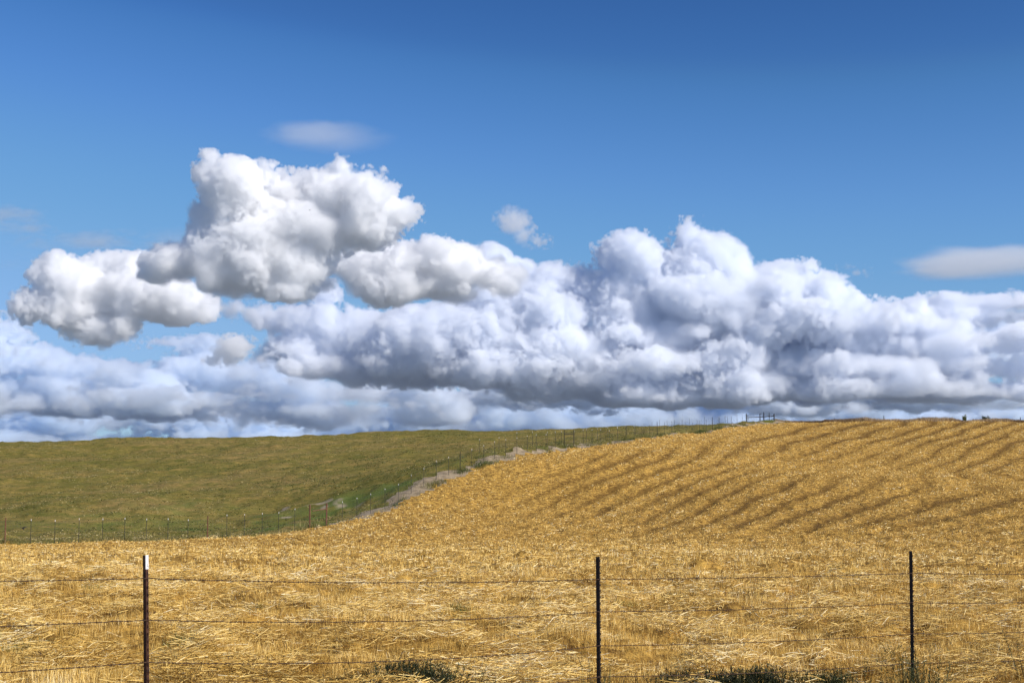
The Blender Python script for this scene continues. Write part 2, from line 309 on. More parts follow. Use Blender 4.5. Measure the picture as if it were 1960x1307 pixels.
def region(name, k, mat, attrs):
    q = quads[reg == k]; u, inv = np.unique(q, return_inverse=True)
    o = mesh_np(name, V[u], inv.reshape(q.shape), mat, attrs={a: b.ravel()[u] for a, b in attrs.items()}, smooth=True)
    return tag(o, kind='structure')
region('stubble_field', 0, M_field, {'bare': BARE}); region('hillside', 1, M_hill, {'lush': LU, 'dirt': DI}); region('dirt_track', 2, M_track, {})
# the wide land around, one sheet to the horizon, a little below the surveyed part
rr = np.array([0, 30, 120, 300, 520, 700, 1200, 3000, 9000, 30000.]); aa = np.radians(np.arange(0, 360, 6)); RR, AA = np.meshgrid(rr, aa, indexing='ij')
gx, gy = RR * np.sin(AA), RR * np.cos(AA); gz = np.where(RR < 650, np.minimum(hgt(np.clip(gx, -250, 250), np.clip(gy, -50, 700)), 2) - 9, -12.)
ii = np.arange(gx.size).reshape(gx.shape); i2 = np.roll(ii, -1, 1)
M_land = simple_mat('lowland_bounce_tint', (.13, .15, .165), (.17, .185, .19), .95, scale=.01)  # grey-blue set to bounce cool light up onto the cloud bases
mesh_np('ground', np.stack([gx, gy, gz], -1).reshape(-1, 3), np.stack([ii[:-1], ii[1:], i2[1:], i2[:-1]], -1).reshape(-1, 4)[:, ::-1], M_land)['kind'] = 'structure'
print('terrain', round(time.time() - T0, 1))

# ------------------------------------------------------------------ straw and grass made of thin blades
def blade_mat(name, ramp, trans=.25, rough=.6):
    m = bpy.data.materials.new(name); m.use_nodes = True; t = m.node_tree; N = t.nodes; L = t.links; p = N['Principled BSDF']
    a = N.new('ShaderNodeAttribute'); a.attribute_name = 'tint'; cr = N.new('ShaderNodeValToRGB'); e = cr.color_ramp.elements
    e[0].position = ramp[0][0]; e[0].color = (*ramp[0][1], 1); e[1].position = ramp[-1][0]; e[1].color = (*ramp[-1][1], 1)
    for q, cc in ramp[1:-1]: x = e.new(q); x.color = (*cc, 1)
    L.new(a.outputs['Fac'], cr.inputs[0]); L.new(cr.outputs[0], p.inputs['Base Color']); p.inputs['Roughness'].default_value = rough; p.inputs['Specular IOR Level'].default_value = .3
    tr = N.new('ShaderNodeBsdfTranslucent'); L.new(cr.outputs[0], tr.inputs[0]); mx = N.new('ShaderNodeMixShader'); mx.inputs[0].default_value = trans
    L.new(p.outputs[0], mx.inputs[1]); L.new(tr.outputs[0], mx.inputs[2]); L.new(mx.outputs[0], N['Material Output'].inputs[0]); return m
def blades(name, B, D, W, bend, tint, mat, seg=2, taper=True):
    """ribbons: base points B, vectors D (base to tip), widths W, sideways bend, colour value tint"""
    n = len(B); r = np.random.default_rng(len(name) + n)
    L = np.linalg.norm(D, axis=1, keepdims=True); d = D / L; u = r.standard_normal((n, 3)); s = np.cross(d, u); s /= np.linalg.norm(s, axis=1, keepdims=True); b = np.cross(d, s)
    V = []
    for k in range(seg + 1):
        f = k / seg; c = B + D * f + b * (bend[:, None] * L * 4 * f * (1 - f)) ; wd = W[:, None] * (1 - (.75 * f if taper else 0)) / 2
        V += [c - s * wd, c + s * wd]
    V = np.stack(V, 1).reshape(-1, 3); base = np.arange(n)[:, None] * 2 * (seg + 1)
    Q = np.concatenate([base + np.array([[2 * k, 2 * k + 1, 2 * k + 3, 2 * k + 2]]) for k in range(seg)], 1).reshape(-1, 4)
    return mesh_np(name, V, Q, mat, attrs={'tint': np.repeat(tint, 2 * (seg + 1))})
rng = np.random.default_rng(7)
def scatter(n, y0, y1, power, half=.385, marg=1.5):
    """points in the field of view wedge; the number per square metre falls as 1/distance^power"""
    g = np.linspace(y0, y1, 2000); pdf = (half * g + marg) / g ** power; cdf = np.cumsum(pdf); cdf /= cdf[-1]
    y = np.interp(rng.random(n), cdf, g); x = (rng.random(n) * 2 - 1) * (half * y + marg); return x, y
def unit(a, e): return np.stack([np.cos(a) * np.cos(e), np.sin(a) * np.cos(e), np.sin(e)], 1)
M_straw = blade_mat('straw', [(0, (.13, .066, .010)), (.25, (.42, .24, .04)), (.5, (.79, .52, .135)), (.72, (.91, .67, .24)), (1, (.94, .83, .54))], .07)
M_grass = blade_mat('grass_blades', [(0, (.05, .085, .014)), (.35, (.13, .14, .03)), (.65, (.26, .21, .065)), (1, (.50, .40, .18))])
if 'straw' not in SKIP:
    # near stubble: lying stalks
    def lying(n, y0, y1, power, lmin, lmax, w0, hi, name, seg):
        x, y = scatter(n, y0, y1, power); fd, al_0 = fence_dist(x, y); k = fd > field_lo(al_0) + .2 + .4 * vnoise2(x, y, 1.5, 45); x, y = x[k], y[k]
        on, c = swath(x, y); den = np.clip(.52 + .72 * vnoise2(x, y, .7, 41) + .3 * vnoise2(x, y, 5, 42) - .9 * on * c, .03, 1); k = rng.random(len(x)) < den; x, y = x[k], y[k]; on = on[k]; c = c[k]
        n = len(x); a = 1.6 * vnoise2(x, y, 1.2, 43) + rng.normal(0, .75, n) + .3; e = rng.normal(.08, .2, n)
        ln = lmin + (lmax - lmin) * rng.random(n) ** 2; mat_t = np.clip(.07 + .09 * vnoise2(x, y, .7, 41), .012, .3)
        z = ground_z(x, y) + rng.random(n) * mat_t * hi + .01
        D = unit(a, e) * ln[:, None]; sc_ = 1 + np.maximum(0, y - 20) / 26
        t = np.clip(.60 - .10 * np.clip((34 - y) / 20, 0, 1) + (.22 if y0 < 20 else .17) * rng.standard_normal(n) + .09 * vnoise2(x, y, 2.2, 44) - .40 * on * c + .07 * on * (1 - c), 0, 1)  # nearer stalks tinted darker in place of shadowed gaps
        return blades(name, np.stack([x, y, z], 1) - D / 2, D, w0 * sc_ * (.6 + .8 * rng.random(n)), rng.normal(0, .06, n), t, M_straw, seg, False)
    def standing(n, y0, y1, power, h0, w0, name):
        x, y = scatter(n, y0, y1, power); fd, al_0 = fence_dist(x, y); k = fd > field_lo(al_0) + .1 + .4 * vnoise2(x, y, 1.5, 45); x, y = x[k], y[k]; n = len(x)
        cl = vnoise2(x, y, .25, 51); x = x + .04 * cl; on, c = swath(x, y)
        a = rng.random(n) * 6.3; e = 1.57 - np.abs(rng.normal(0, .38, n)); ln = h0 * (.5 + rng.random(n)) * np.clip(1 + .25 * vnoise2(x, y, .8, 52), .4, 1.6) * (1 - .35 * on * c)
        D = unit(a, e) * ln[:, None]; sc_ = 1 + np.maximum(0, y - 20) / 26
        t = np.clip(.46 - .08 * np.clip((34 - y) / 20, 0, 1) + .17 * rng.standard_normal(n) + .10 * vnoise2(x, y, 1.2, 53) - .42 * on * c, 0, 1)  # same painted darkening of the near stubble for gap shade
        return blades(name, np.stack([x, y, ground_z(x, y) - .01], 1), D, w0 * sc_ * (.6 + .8 * rng.random(n)), rng.normal(0, .05, n), t, M_straw, 1, True)
    tag(lying(380000, 11, 42, 1.75, .06, .36, .0055, 1., 'loose_straw', 2), 'loose golden straw lying thick over the near stubble', 'straw', kind='stuff')
    tag(standing(330000, 11, 42, 1.75, .10, .006, 'stubble'), 'short upright cut stubble of the near field', 'stubble', kind='stuff')
    tag(lying(420000, 38, 330, 1.35, .08, .26, .0065, 1.0, 'distant_straw', 1), 'loose straw lying over the far field and up the golden slope', 'straw', kind='stuff')
    tag(standing(330000, 38, 330, 1.45, .13, .009, 'distant_stubble'), 'cut stubble on the far field and the golden slope', 'stubble', kind='stuff')
    print('straw', round(time.time() - T0, 1))
if 'grass' not in SKIP:
    x, y = scatter(420000, 120, 420, .8, half=.40); fd, al = fence_dist(x, y); k = (fd < np.where(al > CORNER, track_lo(al), -.2)); x, y = x[k], y[k]
    k = rng.random(len(x)) < np.clip(.5 + .35 * vnoise2(x, y, 2.5, 61) + .2 * vnoise2(x, y, 11, 62), .05, 1); x, y = x[k], y[k]; n = len(x)
    a = rng.random(n) * 6.3; e = rng.uniform(.15, .9, n); ln = rng.uniform(.08, .26, n); t = np.clip(.54 + .24 * rng.standard_normal(n) + .13 * vnoise2(x, y, 16, 63) + .08 * vnoise2(x, y, 4, 64), 0, 1)
    lu, di = spots(x, y); t = np.clip(t - .4 * lu, 0, 1); k = di < .3
    tag(blades('grass', np.stack([x, y, ground_z(x, y)], 1)[k], (unit(a, e) * ln[:, None])[k], rng.uniform(.03, .15, n)[k], rng.normal(0, .1, n)[k], t[k], M_grass, 1), 'short olive and brown pasture grass on the green hill', 'grass', kind='stuff')
    px_ = []
    for c_, w_, k_ in [((30, 1100), 60, 900), ((150, 1098), 50, 500), ((95, 1140), 35, 500), ((160, 1138), 25, 500), ((225, 1136), 20, 300), ((10, 1135), 20, 400), ((560, 1145), 18, 250), ((1195, 1160), 25, 300), ((880, 1190), 20, 200), ((480, 1170), 15, 250), ((40, 1235), 30, 300), ((345, 1245), 25, 300), ((1850, 1125), 30, 300), ((1290, 1085), 60, 350), ((1600, 1090), 60, 300)]:
        h = hit(*c_); sx_ = w_ / F * h[1]; px_.append(np.stack([h[0] + sx_ * rng.standard_normal(k_) * .6, h[1] + sx_ * 1.6 * rng.standard_normal(k_)], 1))
    q = np.concatenate(px_); x, y = q[:, 0], q[:, 1]; n = len(x)
    tag(blades('field_weeds', np.stack([x, y, ground_z(x, y) + .02], 1), unit(rng.random(n) * 6.3, rng.uniform(.3, 1.4, n)) * rng.uniform(.05, .17, n)[:, None], rng.uniform(.005, .012, n), rng.normal(0, .1, n), np.clip(rng.normal(.28, .12, n), 0, 1), M_grass, 1), 'thin patches of small green weeds among the near stubble', 'weeds', kind='stuff')
    # ragged dry verge under the far fence and along the track, on both sides
    n = 60000; al = rng.uniform(20, CREST + 70, n); al = al[al > 0]; n = len(al); xy = np.array([along_to_xy(s) for s in np.linspace(0, END - 1, 4000)]); ss = np.linspace(0, END - 1, 4000)
    fx = np.interp(al, ss, xy[:, 0]); fy = np.interp(al, ss, xy[:, 1]); dx = np.interp(al + 1, ss, xy[:, 0]) - fx; dy = np.interp(al + 1, ss, xy[:, 1]) - fy; L_ = np.hypot(dx, dy) + 1e-6
    off = np.where(al < CORNER, rng.normal(.2, .55, n), np.where(rng.random(n) < .75, rng.normal(.7, .5, n), rng.normal(-2.2, .9, n))); x = fx + off * dy / L_; y = fy - off * dx / L_
    k = rng.random(n) < np.where(al < CORNER, np.clip(.45 + .6 * vnoise2(x, y, 2.4, 65), .03, 1), np.clip(.15 + .8 * vnoise2(x, y, 2.2, 65), .01, 1)); x, y, al = x[k], y[k], al[k]; n = len(x)
    a = rng.random(n) * 6.3; e = rng.uniform(.8, 1.5, n); ln = rng.uniform(.12, .42, n) * np.clip(1 + .5 * vnoise2(x, y, 2, 66), .3, 2); g = vnoise2(x, y, 4, 67)
    t = np.clip(np.where(al < CORNER, .62, .36) + .2 * g + .14 * rng.standard_normal(n), 0, 1)
    tag(blades('verge_weeds', np.stack([x, y, ground_z(x, y)], 1), unit(a, e) * ln[:, None], rng.uniform(.02, .05, n), rng.normal(0, .1, n), t, M_grass, 1), 'dry and green weeds along the foot of the far fence and the track', 'weeds', kind='stuff')
    # tall dry grass standing along the crest on the right
    px = rng.uniform(1484, 2250, 80000); n = len(px); cyb = crest_at(px) + .6 + 1.0 * rng.standard_normal(n)
    x = (px - 980) / F * cyb * .999; y = cyb; k = rng.random(n) < np.clip(.8 + .3 * vnoise2(x, y, 3, 68), .45, 1); x, y, px = x[k], y[k], px[k]; n = len(x)
    ln = rng.uniform(.3, .8, n) * np.clip(1 + .2 * vnoise2(x, y, 4, 69), .5, 1.4) * np.interp(px, [1480, 1560, 1700], [.5, .8, 1.]); a = rng.random(n) * 6.3; e = rng.uniform(1., 1.5, n)
    t = np.clip(.30 + .6 * rng.random(n) + .15 * vnoise2(x, y, 5, 70), 0, 1)
    M_dry = blade_mat('dry_grass', [(0, (.10, .05, .018)), (.45, (.28, .17, .07)), (1, (.66, .50, .30))])
    tag(blades('crest_grass', np.stack([x, y, ground_z(x, y)], 1), unit(a, e) * ln[:, None], rng.uniform(.03, .07, n), rng.normal(0, .1, n), t, M_dry, 1), 'uncut brown grass strip along the top of the golden slope', 'grass', kind='stuff')
    print('grass', round(time.time() - T0, 1))

# ------------------------------------------------------------------ near barbed wire fence
M_post = simple_mat('rusty_steel', (.030, .012, .007), (.10, .042, .022), .55, .3, 30, .3)
M_dark = simple_mat('dark_steel', (.012, .009, .008), (.035, .022, .016), .6, .2, 30, .3)
M_white = simple_mat('white_paint', (.80, .76, .72), (.88, .85, .82), .5, 0, 60, .1)
M_wire = simple_mat('rusty_wire', (.05, .028, .016), (.12, .065, .035), .6, .4, 80)
def tpost(parent, base, top, face, mat, tip=None, flw=.034):
    """a studded steel T-post: flat flange across, stem behind, studs up the face; built along its own lean"""
    base = np.array(base, float); top = np.array(top, float); H = np.linalg.norm(top - base); up = (top - base) / H
    f = np.array([math.cos(face), math.sin(face), 0.]); r = np.cross(f, up); r /= np.linalg.norm(r); f = np.cross(up, r)
    def prism(b, prof, z0, z1, g=0.):
        b.quad_ring([[base + up * z + r * x + f * (y) for x, y in prof] for z in (z0, z1)])
    def tee(g): h = flw / 2 + g; return [(-h, -g), (h, -g), (h, .005 + g), (.004 + g, .006 + g), (.003 + g, .034 + g), (-.003 - g, .034 + g), (-.004 - g, .006 + g), (-h, .005 + g)]
    m = MB(); prism(m, tee(0), 0, H)
    z = .25
    while z < H - .03 - (tip or 0):
        m.quad_ring([[base + up * (z + dz) + r * x + f * y for x, y in ((-.006, -.0005), (.006, -.0005), (.005, -.008), (-.005, -.008))] for dz in (-.008, .008)]); z += .054
    o = m.build('post', mat, parent)
    if tip:
        h_ = flw / 2 + .0006; t = MB(); prism(t, [(-h_, -.0006), (h_, -.0006), (h_, .0054), (-h_, .0054)], H - tip, H + .0006); z = H - tip + .03  # white stops at the flange; unpainted stem imitates the shaded half
        while z < H - .02:
            t.quad_ring([[base + up * (z + dz) + r * x + f * y for x, y in ((-.006, -.0005), (.006, -.0005), (.005, -.009), (-.005, -.009))] for dz in (-.008, .008)]); z += .054
        t.build('painted_tip', M_white, o)
    return o
nf = tag(empty('barbed_wire_fence', (0, 0, 0)), 'four strand barbed wire fence on dark steel posts in the foreground', 'fence')
PY = [(-6.1, 7.3), (-2.615, 10.2), (.803, 13.), (4.42, 15.72), (8.1, 18.4)]
# wire heights (photo rows at each visible post)
rows = [(1106.5, 1186, 1267, 1348), (1108, 1170, 1235, 1294), (1096.5, 1153, 1212, 1268)]
WZ = [[pt(0, r, PY[i + 1][1])[2] for r in rows[i]] for i in range(3)]
WZ = [[a + .12 for a in WZ[0]]] + WZ + [[a - .12 for a in WZ[2]]]
tops = {1: pt(281.5, 1062, 10.2), 2: pt(1147.5, 1065, 13.), 3: pt(1746, 1054, 15.72)}
basep = {1: pt(284, 1400, 10.2), 2: pt(1149.5, 1330, 13.), 3: pt(1750, 1310, 15.72)}
FACE = {1: math.radians(159), 2: math.radians(165), 3: math.radians(170)}
for i in (1, 2, 3):
    b = basep[i].copy(); d = tops[i] - b; b = b - d * ((b[2] - (float(ground_z(b[0], b[1])) - .3)) / d[2])
    tpost(nf, b, tops[i], FACE[i] , M_post if i == 1 else M_dark, .098 if i == 1 else None, .03)
tpost(nf, (PY[0][0], PY[0][1], -.3), (PY[0][0], PY[0][1], 1.5), math.radians(200), M_dark); tpost(nf, (PY[4][0], PY[4][1], -.6), (PY[4][0] + .02, PY[4][1], 1.05), math.radians(170), M_dark)
def wire_xy(i):
    if i in tops:
        def f(z): d = tops[i] - basep[i]; q = basep[i] + d * ((z - basep[i][2]) / d[2]); return np.array([q[0] + .0, q[1] - .012, z])
        return f
    return lambda z: np.array([PY[i][0], PY[i][1], z])
wr = np.random.default_rng(5)
for s in range(4):
    P = []
    for i in range(5): P.append(wire_xy(i)(WZ[i][s]))
    m = MB(); path = []
    for i in range(4):
        n = 90; sag = [.012, .03, .012, .02][i] * (1 + .5 * s % 2)
        for k in range(n):
            f = k / n; q = P[i] * (1 - f) + P[i + 1] * f; q = q + np.array([0, 0, -sag * 4 * f * (1 - f) + .0015 * math.sin(k * 1.7 + s) + .0012 * wr.standard_normal()]); path.append(q)
    path.append(P[-1]); path = np.array(path); al_ = np.r_[0, np.cumsum(np.linalg.norm(np.diff(path, axis=0), axis=1))]
    st = np.arange(0, al_[-1], .014); c = np.stack([np.interp(st, al_, path[:, j]) for j in range(3)], 1)
    for phs in (0, math.pi):
        th = st / .075 * 2 * math.pi + phs; off = np.stack([np.zeros(len(st)), np.cos(th), np.sin(th)], 1) * .0022
        m.tube(c + off, .0021, 4)
    for k, a in enumerate(np.arange(.05, al_[-1], .115)):
        q = np.array([np.interp(a, al_, path[:, j]) for j in range(3)]); t = wr.random() * 3
        for e in (0, 1):
            d = np.array([.35 * (1 if e else -1), math.cos(t + 1.3 * e), math.sin(t + 1.3 * e)]); d /= np.linalg.norm(d); m.tube([q - d * .015, q, q + d * .015], [.0006, .0019, .0006], 4)
        m.tube([q - np.array([.007, 0, 0]), q + np.array([.007, 0, 0])], .0042, 5)
    m.build('wire', M_wire, nf)

# ------------------------------------------------------------------ far tall woven wire fence
M_green = simple_mat('green_steel', (.030, .032, .022), (.06, .058, .035), .6, .2, 10)
M_red = simple_mat('red_brown_post', (.13, .045, .022), (.20, .08, .04), .7, .0, 6)
M_mesh = simple_mat('woven_wire', (.10, .085, .075), (.17, .14, .13), .6, .3, 6)
def far_post(parent, x, y, H, r, mat, tip=True, lean=0.):
    z = float(ground_z(x, y)); m = MB(); m.tube([(x, y, z - .3), (x + lean * H, y, z + H - (.14 if tip else 0))], [r, r * .9], 6); o = m.build('post', mat, parent)
    if tip: t = MB(); t.tube([(x + lean * H, y, z + H - .139), (x + lean * H, y, z + H)], r * 1.15, 6); t.build('painted_tip', M_white, o)
    return np.array([x, y, z])
_PC = {}
def poly_xy(px):
    """point of the fence line seen at photo column px"""
    ss = np.arange(0, END - 1, .1); q = np.array([along_to_xy(t) for t in ss[::10]]); x = np.interp(ss, ss[::10], q[:, 0]); y = np.interp(ss, ss[::10], q[:, 1])
    z = hgt(x, y); e = np.abs(980 + F * x / (y * cp + (z - EYE) * sp) - px); k = int(np.argmin(e)); return np.array([x[k], y[k]])
def mesh_wires(parent, pts, H, hs_, stay, top=None, name='wire_mesh', r=.004):
    m = MB(); pts = np.array(pts)
    al_ = np.r_[0, np.cumsum(np.hypot(*np.diff(pts[:, :2], axis=0).T))]; st = np.arange(0, al_[-1], 1.2)
    gx = np.interp(st, al_, pts[:, 0]); gy = np.interp(st, al_, pts[:, 1]); gz = np.interp(st, al_, pts[:, 2])
    for h in hs_: m.tube(np.stack([gx, gy, gz + h], 1), r * (1.4 if h in (hs_[0], hs_[-1]) else 1), 3, False)
    if stay:
        for a in np.arange(0, al_[-1], stay):
            q = [np.interp(a, al_, pts[:, j]) for j in range(3)]; m.tube([(q[0], q[1], q[2] + hs_[0]), (q[0], q[1], q[2] + hs_[-1])], r * .8, 3, False)
    m.build(name, M_mesh, parent)
f1 = tag(empty('woven_wire_fence', (0, 0, 0)), 'tall woven wire fence along the foot of the green hill, ending at a rusty post', 'fence')
base = []
PX1 = [-90, -42, 8, 57, 104, 151, 196, 238, 280, 320, 359, 396, 433, 468, 501, 533, 564]
for px in PX1:
    q = poly_xy(px); red = px in (8, 396); base.append(far_post(f1, q[0], q[1], 2.25 if red else 2.15, .055 if red else .027, M_red if red else M_green, not red, rng.normal(0, .004)))
qc = poly_xy(593); base.append(far_post(f1, qc[0], qc[1], 2.4, .085, M_red, False))
mesh_wires(f1, base, 2, [.08, .25, .45, .65, .85, 1.05, 1.3, 1.55, 1.8, 1.95], .3)
f2 = tag(empty('woven_wire_fence', (0, 0, 0)), 'tall wire fence climbing beside the dirt track from braced red posts to the crest', 'fence')
base = [qc3 := np.array([qc[0] + .25, qc[1] + .1, ground_z(qc[0], qc[1])])]
PX2 = [624, 655, 683, 709, 737, 762, 787, 811, 835, 858, 881, 903, 926, 947, 968, 989, 1009, 1027, 1045, 1063, 1080, 1098, 1116, 1133, 1150, 1166, 1182, 1198, 1214, 1229, 1244, 1258, 1272, 1286, 1300, 1313, 1326, 1339, 1352, 1364, 1376, 1388, 1400, 1411, 1421]
for px in PX2:
    q = poly_xy(px); red = px == 624; big = px in (881, 1080, 1098, 1258, 1364)
    base.append(far_post(f2, q[0], q[1], 2.3 if (red or big) else 2.15, .085 if red else (.045 if big else .027), M_red if red else (M_dark if big else M_green), not (red or big), rng.normal(0, .004)))
mesh_wires(f2, base, 2, [.1, .4, .75, 1.1, 1.5, 1.95], .6, r=.0035)
for a, b in ((base[0], base[1]), (base[21], base[22])):
    m = MB(); m.tube([(a[0], a[1], a[2] + 1.75), (b[0], b[1], b[2] + 1.75)], .045, 6); m.build('brace', M_red if a is base[0] else M_dark, f2)
f3 = tag(empty('wire_fence', (0, 0, 0)), 'thin second fence on the far side of the dirt track near the crest', 'fence')
base = []
for s in np.arange(along_of(40), CREST - 8, 4.6):
    q = along_to_xy(s) - normal_at(s) * 6.2; base.append(far_post(f3, q[0], q[1], 1.95, .026, M_green, True, rng.normal(0, .006)))
mesh_wires(f3, base, 1.8, [.4, .9, 1.4, 1.75], 0, r=.003)
# pipe corral at the crest
g = tag(empty('pipe_corral', (0, 0, 0)), 'open frame of dark steel pipes standing on the crest at the fence end', 'corral')
def crest_y(px): return float(crest_at(px)) + .5
def cpt(px, py): return pt(px, py, crest_y(px))
for px, pyt, r in ((1428.5, 792, .11), (1431.5, 794, .06), (1454.5, 792, .10), (1461.8, 789, .11), (1472.2, 790, .07), (1481.5, 791.5, .11)):
    t = cpt(px, pyt); z = float(ground_z(t[0], t[1])); m = MB(); m.tube([(t[0], t[1], z - .3), tuple(t)], r, 8); m.build('post', M_dark, g)
for a, b, r in (((1428.5, 799), (1455, 798)), ((1428.5, 808.5), (1455, 807.4)), ((1455, 797.8), (1481.5, 796)), ((1455, 807.4), (1481.5, 806.3))) and [((1428.5, 799), (1455, 798), .085), ((1428.5, 808.5), (1455, 807.4), .085), ((1455, 797.8), (1481.5, 796), .10), ((1455, 807.4), (1481.5, 806.3), .10)]:
    m = MB(); m.tube([tuple(cpt(*a)), tuple(cpt(*b))], r, 6); m.build('rail', M_dark, g)
m = MB(); m.tube([tuple(cpt(1474, 806)), tuple(cpt(1481, 801))], .05, 6); m.build('brace', M_dark, g)
# sparse posts along the crest, right
f4 = tag(empty('crest_fence', (0, 0, 0)), 'sparse old fence posts in the dry grass along the top of the golden slope', 'fence'); bb = []
for px, pyt, r in ((1508, 806, .03), (1550, 804, .03), (1597.5, 800, .07), (1643.5, 801, .04), (1691.5, 795.5, .08), (1742, 801, .03), (1791, 801, .03), (1906, 802, .03), (1953, 798.5, .07), (2010, 800, .05)):
    t = cpt(px, pyt); z = float(ground_z(t[0], t[1])); bb.append((t[0], t[1], z)); m = MB(); m.tube([(t[0], t[1], z - .3), tuple(t)], [r, r * .9], 6); m.build('post', M_dark if r > .035 else M_green, f4)
mesh_wires(f4, bb, 1.2, [.7, 1.0], 0, r=.004)
print('fences', round(time.time() - T0, 1))

# ------------------------------------------------------------------ shrubs, weeds, birds
M_leaf = blade_mat('shrub_leaves', [(0, (.015, .03, .008)), (.5, (.05, .075, .02)), (1, (.22, .24, .06))], .3)
M_weed = blade_mat('weed_stems', [(0, (.020, .022, .008)), (.35, (.05, .06, .018)), (.6, (.10, .11, .03)), (1, (.22, .18, .07))], .2)
M_stem = simple_mat('woody_stem', (.06, .04, .025), (.12, .08, .05), .8)
def shrub(px, py, wd, hh, dark, label):
    t = cpt(px, py); z = float(ground_z(t[0], t[1])); r_ = np.random.default_rng(int(px)); root = tag(empty('shrub', (t[0], t[1], z)), label, 'shrub')
    m = MB()
    for k in range(9):
        a = r_.random() * 6.3; m.tube([(0, 0, -.1), (.3 * wd * math.cos(a) * .5, .3 * wd * math.sin(a) * .5, hh * .4), (wd * .4 * math.cos(a), wd * .4 * math.sin(a), hh * r_.uniform(.6, .95))], [.03, .02, .008], 5)
    m.build('stem', M_stem, root)
    n = 1500; P = r_.standard_normal((n, 3)); P /= np.linalg.norm(P, axis=1, keepdims=True); P *= (r_.random((n, 1)) ** .4); P = P * [wd / 2, wd / 2, hh / 2] + [0, 0, hh * .52]; P += .05 * r_.standard_normal((n, 3))
    P *= np.clip(1 + .25 * np.sin(P[:, :1] * 7 + P[:, 2:] * 5), .6, 1.3)
    o = blades('foliage', P, unit(r_.random(n) * 6.3, r_.uniform(-.5, 1.3, n)) * .14, np.full(n, .06), r_.normal(0, .1, n), np.clip(r_.normal(.35 if dark else .85, .2, n), 0, 1), M_leaf, 1); o.parent = root
shrub(1846.5, 803, .8, 1.25, False, 'small yellow green shrub sticking up through the dry grass on the crest')
shrub(1886, 803, 1.5, 1.1, True, 'dark green rounded shrub in the crest grass right of the yellow green one')
def clump(px, py_base, Y_, n, h, spread, tint, label, name='weed_clump', lean=.16, thick=.007, spikes=True):
    q = pt(px, py_base, Y_); x0, y0 = q[0], Y_; z = float(ground_z(x0, y0)); r_ = np.random.default_rng(int(px) + 1); root = tag(empty(name, (x0, y0, z)), label, 'weed', 'weeds at the foot of the near fence')
    B = np.stack([r_.normal(0, spread, n), r_.normal(0, spread * .6, n), np.full(n, -.02)], 1); L_ = h * r_.uniform(.45, 1.05, n)
    D = np.stack([r_.normal(0, lean, n) + B[:, 0] * .8, r_.normal(0, lean, n), np.ones(n)], 1); D /= np.linalg.norm(D, axis=1, keepdims=True); D *= L_[:, None]
    o = blades('stem', B, D, np.full(n, thick), r_.normal(0, .05, n), np.clip(r_.normal(tint, .15, n), 0, 1), M_weed, 3); o.parent = root
    if spikes:
        k = 14; f = r_.uniform(.25, 1., (n, k)); PB = (B[:, None] + D[:, None] * f[..., None]).reshape(-1, 3); m_ = len(PB)
        o = blades('leaf', PB, unit(r_.random(m_) * 6.3, r_.uniform(.3, 1.4, m_)) * r_.uniform(.02, .06, m_)[:, None], np.full(m_, thick * 1.1), r_.normal(0, .1, m_), np.clip(r_.normal(tint, .2, m_), 0, 1), M_weed, 1); o.parent = root; o['kind'] = 'stuff'
if 'weeds' not in SKIP:
    clump(1752, 1306, 15.45, 90, .66, .13, .42, 'upright dark green weeds round the foot of the right hand near post')
    clump(1154, 1318, 13.35, 80, .50, .10, .45, 'pale green grass tuft around the foot of the middle near post', spikes=False)
    clump(1953, 1310, 15.9, 4, .66, .02, .15, 'single tall dark weed stalk by the right edge, beyond the last near post')
    clump(1655, 1312, 15.0, 3, .40, .03, .2, 'thin weed stalk standing in the straw left of the right hand near post')
    clump(1300, 1312, 13.9, 8, .22, .10, .4, 'sparse thin weed stalks just right of the middle near post')
    clump(1120, 1318, 13.6, 12, .30, .05, .6, 'pale dry grass stalks just left of the middle near post', spikes=False)
    clump(790, 1304, 14.75, 420, .38, .24, .2, 'broad shade-darkened bushy weed in the straw between the left and middle near posts')  # dark stem tint also carries the black shade of the hollow
    clump(660, 1318, 14.3, 120, .20, .16, .35, 'low green weed left of the broad dark weed')
    clump(925, 1318, 14.3, 130, .24, .12, .22, 'low weed tuft right of the broad dark weed')
    clump(1345, 1320, 14.4, 380, .31, .20, .15, 'dense shade-blackened weed mound at the bottom edge right of the middle near post')  # weed tint blackened to carry the shadow in the mound
    clump(1450, 1320, 14.5, 340, .33, .16, .15, 'second dense shade-blackened weed mound, nearer the right hand near post')  # as the first mound, its shadow painted into the stems
    clump(1580, 1312, 14.8, 260, .32, .14, .3, 'brownish weed mound for a shadow midway between the dense mounds and the right hand near post')  # weed added where a black shadow lies along the bottom edge
    clump(1010, 1322, 14.3, 380, .26, .27, .15, 'low dark weed mat in place of shade, left of the middle near post')  # dark weed mat put in for the black shadow here
M_bird = simple_mat('dark_feathers', (.012, .010, .010), (.03, .026, .024), .6, 0, 20)
